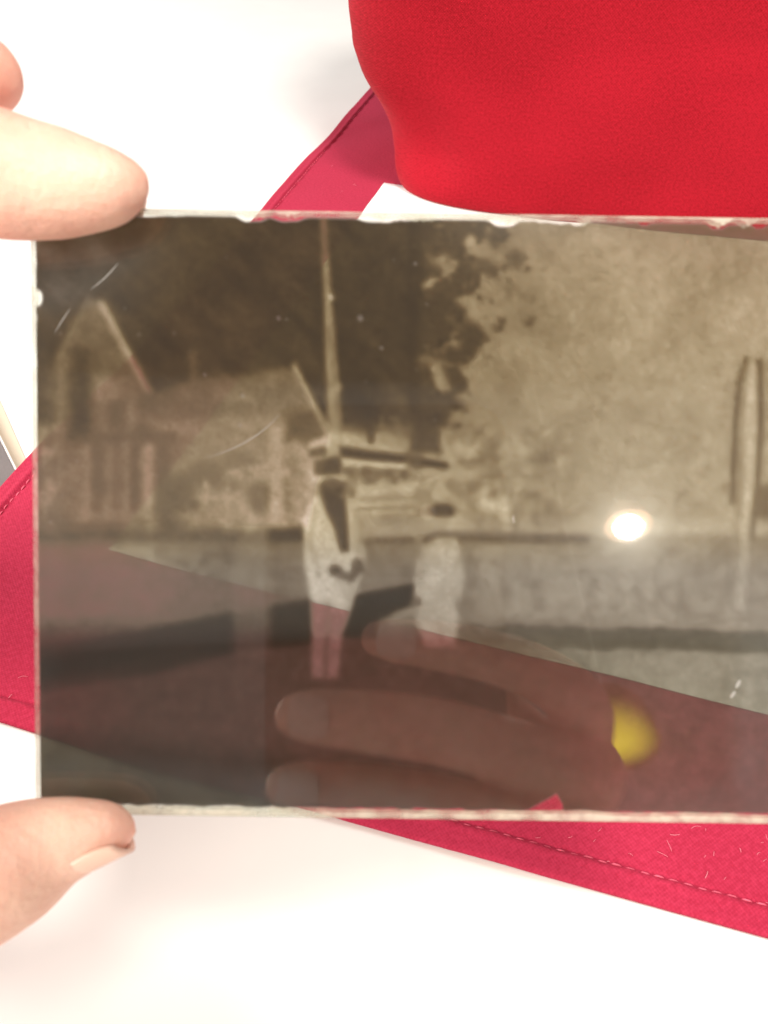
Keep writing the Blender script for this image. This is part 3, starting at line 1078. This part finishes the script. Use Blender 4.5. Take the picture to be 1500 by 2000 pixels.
def pp(px, py, z, r):      # photo pixel + depth (mm) -> plate-frame point with radius
    return ((px - 750) / F * z, -(py - 1000) / F * z, -z, r)

# left hand: index over the top corner, thumb under the lower corner, middle finger above
zi = 111.5
index = [pp(246, 358, zi, 3.4), pp(205, 366, zi, 5.5), pp(105, 358, zi, 7.7), pp(0, 342, zi - 1, 8.8), pp(-120, 300, zi - 3, 8.6), pp(-330, 285, zi - 5, 9.4), pp(-560, 420, zi - 14, 10.4), pp(-760, 640, zi - 22, 12.0)]
middle = [pp(-28, 150, 120, 5.5), pp(-60, 146, 120, 6.8), pp(-160, 160, 121, 7.6), pp(-360, 200, 122, 8.4), pp(-590, 360, 118, 9.8), pp(-790, 610, 108, 12)]
ring = [(-118, -8, -122, 6.3), (-104, 2, -128, 7), (-98, 24, -134, 8), (-112, 44, -132, 8.6), (-132, 34, -112, 10), (-142, 14, -92, 12)]
little = [(-136, -14, -120, 5.5), (-124, -8, -126, 6), (-116, 12, -134, 6.8), (-128, 34, -134, 7.4), (-146, 22, -112, 9), (-156, 2, -92, 11)]
thumb = [pp(232, 1622, 112, 2.6), pp(205, 1622, 112, 4.0), pp(160, 1632, 112, 5.2), pp(90, 1652, 112, 6.7), pp(20, 1690, 111, 8.6), pp(-90, 1740, 109, 9.4), pp(-260, 1740, 104, 10.5), pp(-480, 1560, 98, 12.5), pp(-700, 1300, 92, 14)]
palm = [(-112, 20, -92, 13), (-126, 0, -88, 15), (-140, -16, -84, 15), (-150, -30, -80, 14)]
wrist = [(-132, 6, -90, 15), (-160, -26, -78, 17), (-186, -48, -62, 17.5), (-225, -76, -40, 19), (-290, -115, 0, 23)]
wrist2 = [(-120, -20, -90, 13), (-148, -44, -76, 14), (-176, -62, -62, 15), (-215, -88, -42, 17), (-280, -128, -2, 20)]
lh = make_hand('hand', [index, middle, ring, little, thumb, palm, wrist, wrist2], [((-118, 14, -92), (16, 22, 13))], 0.8, 10)
tag(lh, 'left hand pinching the glass plate by its corners between index finger and thumb', 'hand')
nail(lh, ((196 - 750) / F * 112, -(1676 - 1000) / F * 112, -110.9), (1.0, 0.48, -0.05), (0.38, -0.90, 0.22), 10.0, 8.8, 4.8)
nail(lh, ((170 - 750) / F * 108, -(322 - 1000) / F * 108, -116), (1.0, -0.12, 0), (0.1, 0.80, -0.6), 11, 9, 6.5)

# right hand wrapped round the phone, fingertips on its back
zf = -6.5
rindex = [(-4.0, -36.5, zf, 5.0), (2, -37.2, zf, 6.2), (14, -38.6, zf - .5, 6.9), (30, -42, zf - .5, 7.4), (46, -49, zf + 2, 8.0), (57, -60, zf + 12, 9.0), (60, -76, zf + 30, 11)]
rmid = [(-28, -58.5, zf, 5.4), (-22, -58.8, zf, 7.0), (-8, -60, zf - 1, 7.8), (14, -63, zf - 1.5, 8.2), (38, -70, zf - 1, 8.6), (57, -77, zf + 8, 9.4), (62, -86, zf + 28, 11.5)]
rring = [(-31, -79, zf, 5.2), (-25, -79.2, zf, 6.7), (-10, -80.5, zf - .5, 7.4), (12, -83.5, zf - 1, 7.8), (36, -89, zf - 1, 8.2), (56, -95, zf + 8, 9.0), (61, -100, zf + 28, 11)]
rlit = [(-14, -98, zf + .5, 4.6), (-9, -98.4, zf + .5, 5.7), (4, -100, zf, 6.3), (20, -103, zf, 6.7), (40, -108, zf + 2, 7.2), (55, -112, zf + 10, 8.4), (60, -116, zf + 28, 10)]
rthumb = [(20, -52, 17, 5.5), (30, -58, 18, 7), (46, -72, 22, 8.6), (60, -92, 28, 10.5), (66, -112, 34, 13)]
rpalm = [(60, -78, 24, 10.5), (63, -98, 27, 12.5), (66, -118, 30, 14), (72, -140, 36, 15)]
rwrist = [(66, -112, 30, 15), (78, -150, 44, 17), (92, -180, 66, 18), (118, -214, 110, 20), (150, -246, 170, 24)]
rindex, rmid, rring, rlit = ([(a + 2.5, b, c, r * k) for a, b, c, r in ch] for ch, k in ((rindex, 1.06), (rmid, 1.14), (rring, 1.12), (rlit, 1.1)))
rh = make_hand('hand', [rindex, rmid, rring, rlit, rthumb, rpalm, rwrist], [], 0.8, 8)
tag(rh, 'right hand wrapped round the dark phone, mirrored faintly in the glass plate', 'hand')
for c, ax, r_, w in (((1.0, -36.0, zf - 6.3), (-1, 0.06, 0.16), 6.8, 10), ((-23.5, -57.4, zf - 7.7), (-1, 0.04, 0.14), 7.8, 13), ((-26.5, -78.0, zf - 7.1), (-1, 0.04, 0.14), 7.4, 12), ((-10, -97.6, zf - 5.8), (-1, 0.05, 0.14), 6, 8.5)):
    c = (c[0] + 2.5, c[1], c[2])
    nail(rh, c, ax, (0, 0.10, -1), 11.5, w, r_, M_NAIL2)

# ------------------------------------------------------------------ phone in the right hand (the lens sits at the camera)
def rounded_slab(x0, x1, y0, y1, z0, z1, rad, bev):
    bm = bmesh.new()
    ring_ = []
    for cx, cy, a0 in ((x1 - rad, y1 - rad, 0), (x0 + rad, y1 - rad, 90), (x0 + rad, y0 + rad, 180), (x1 - rad, y0 + rad, 270)):
        for k in range(9):
            a = math.radians(a0 + 90 * k / 8)
            ring_.append((cx + rad * math.cos(a), cy + rad * math.sin(a)))
    lo = [bm.verts.new((a / 1000, b / 1000, z0 / 1000)) for a, b in ring_]
    hi = [bm.verts.new((a / 1000, b / 1000, z1 / 1000)) for a, b in ring_]
    bm.faces.new(lo[::-1])
    bm.faces.new(hi)
    n = len(lo)
    for k in range(n):
        bm.faces.new((lo[k], lo[(k + 1) % n], hi[(k + 1) % n], hi[k]))
    ed = [e_ for e_ in bm.edges if abs(e_.verts[0].co.z - e_.verts[1].co.z) < 1e-9]
    bmesh.ops.bevel(bm, geom=ed, offset=bev / 1000, segments=3, affect='EDGES')
    me = bpy.data.meshes.new('m')
    bm.to_mesh(me)
    bm.free()
    return me
phone = empty('phone', (0, 0, 0))
phone.matrix_world = PF
bpy.context.view_layer.update()
tag(phone, 'dark smartphone held by the right hand, seen only as a reflection in the glass', 'phone')
link('body', rounded_slab(-35.5, 36.5, -112, 32, 1.2, 9.0, 10, 1.6), M_PHONE, phone)
link('screen', rounded_slab(-34, 35, -110, 30.5, 9.0, 9.4, 9, 0.15), M_LENS, phone)
def disc(name, cx, cy, r, z0, z1, m, hole=0):
    n = 40
    vv, ff = [], []
    for z, rr in ((z0, r), (z1, r), (z1, hole), (z0, hole)):
        for k in range(n):
            a = 2 * math.pi * k / n
            vv.append(((cx + rr * math.cos(a)) / 1000, (cy + rr * math.sin(a)) / 1000, z / 1000))
    for b in range(3):
        for k in range(n):
            ff.append((b * n + k, b * n + (k + 1) % n, (b + 1) * n + (k + 1) % n, (b + 1) * n + k))
    return link(name, mesh(vv, ff, False), m, phone)
disc('camera_ring', 0, 0, 7.0, 1.3, 0.5, M_PHMETAL, 4.6)
disc('camera_lens', 0, 0, 4.6, 1.3, 0.9, M_LENS, 0.01)
disc('flash', 13, 0, 2.4, 1.3, 1.0, principled('flash_window', (0.7, 0.68, 0.6), 0.3), 0.01)

# ------------------------------------------------------------------ the lit lamps mirrored in the glass
def mirror_pos(px, py, dist):
    """place (mm, plate frame) whose mirror image in the plate shows at px,py when dist mm away in the mirror"""
    return ((px - 750) / F * dist, -(py - 1000) / F * dist, dist - 2 * PZ)

def lathe(name, prof, m, parent, n=40):
    vv, ff = [], []
    for r, z in prof:
        for k in range(n):
            a = 2 * math.pi * k / n
            vv.append((r * math.cos(a), r * math.sin(a), z))
    for i in range(len(prof) - 1):
        for k in range(n):
            ff.append((i * n + k, i * n + (k + 1) % n, (i + 1) * n + (k + 1) % n, (i + 1) * n + k))
    return link(name, mesh(vv, ff), m, parent)
lp = fr(*mirror_pos(1228, 1030, 1700))
lamp = empty('pendant_lamp', lp)
tag(lamp, 'lit pendant lamp whose bright bulb glares in the right half of the glass', 'lamp')
R0 = 0.029
lathe('bulb', [(max(1e-4, R0 * math.cos(a)), 0.62 * R0 * math.sin(a)) for a in np.linspace(-math.pi / 2, math.pi / 2, 20)],
      emission('lit_bulb', (1.0, 0.96, 0.86), 340.0), lamp)
lathe('shade', [(0.052, 0.004), (0.040, 0.040), (0.020, 0.064), (0.012, 0.070), (0.010, 0.068), (0.018, 0.061), (0.037, 0.038), (0.049, 0.005), (0.052, 0.004)],
      principled('shade_enamel', (0.75, 0.42, 0.26), 0.5), lamp)
lathe('socket', [(0.012, 0.066), (0.012, 0.10), (0.003, 0.105), (0.003, 1.2)], M_METAL, lamp)

yp = fr(*mirror_pos(1204, 1468, 900))
yl = empty('yellow_lamp', yp)
tag(yl, 'small yellow pendant lamp mirrored beside the hand in the glass', 'lamp')
m_ysh, nt, out = mat('lit_yellow_shade')
hot = (fr(0, 0, -PZ) - yp).normalized() * 0.040 + Vector((0, 0, -0.004))  # glow painted brightest on the side facing the plate
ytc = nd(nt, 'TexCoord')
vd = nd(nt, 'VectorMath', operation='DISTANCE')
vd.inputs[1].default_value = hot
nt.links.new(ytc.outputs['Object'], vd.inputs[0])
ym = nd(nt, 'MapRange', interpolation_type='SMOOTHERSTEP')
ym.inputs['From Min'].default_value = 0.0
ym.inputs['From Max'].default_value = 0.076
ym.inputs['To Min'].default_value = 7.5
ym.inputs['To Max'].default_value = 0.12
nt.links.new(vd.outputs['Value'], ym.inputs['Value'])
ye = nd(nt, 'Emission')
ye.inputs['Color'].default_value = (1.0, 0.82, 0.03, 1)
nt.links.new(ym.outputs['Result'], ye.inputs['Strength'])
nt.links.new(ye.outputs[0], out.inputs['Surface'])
lathe('shade', [(0.001, -0.010), (0.030, -0.009), (0.046, -0.004), (0.052, 0.006), (0.050, 0.030), (0.042, 0.056), (0.026, 0.074), (0.004, 0.080)], m_ysh, yl)
lathe('cord', [(0.001, 0.080), (0.001, 1.6)], M_METAL, yl, 8)
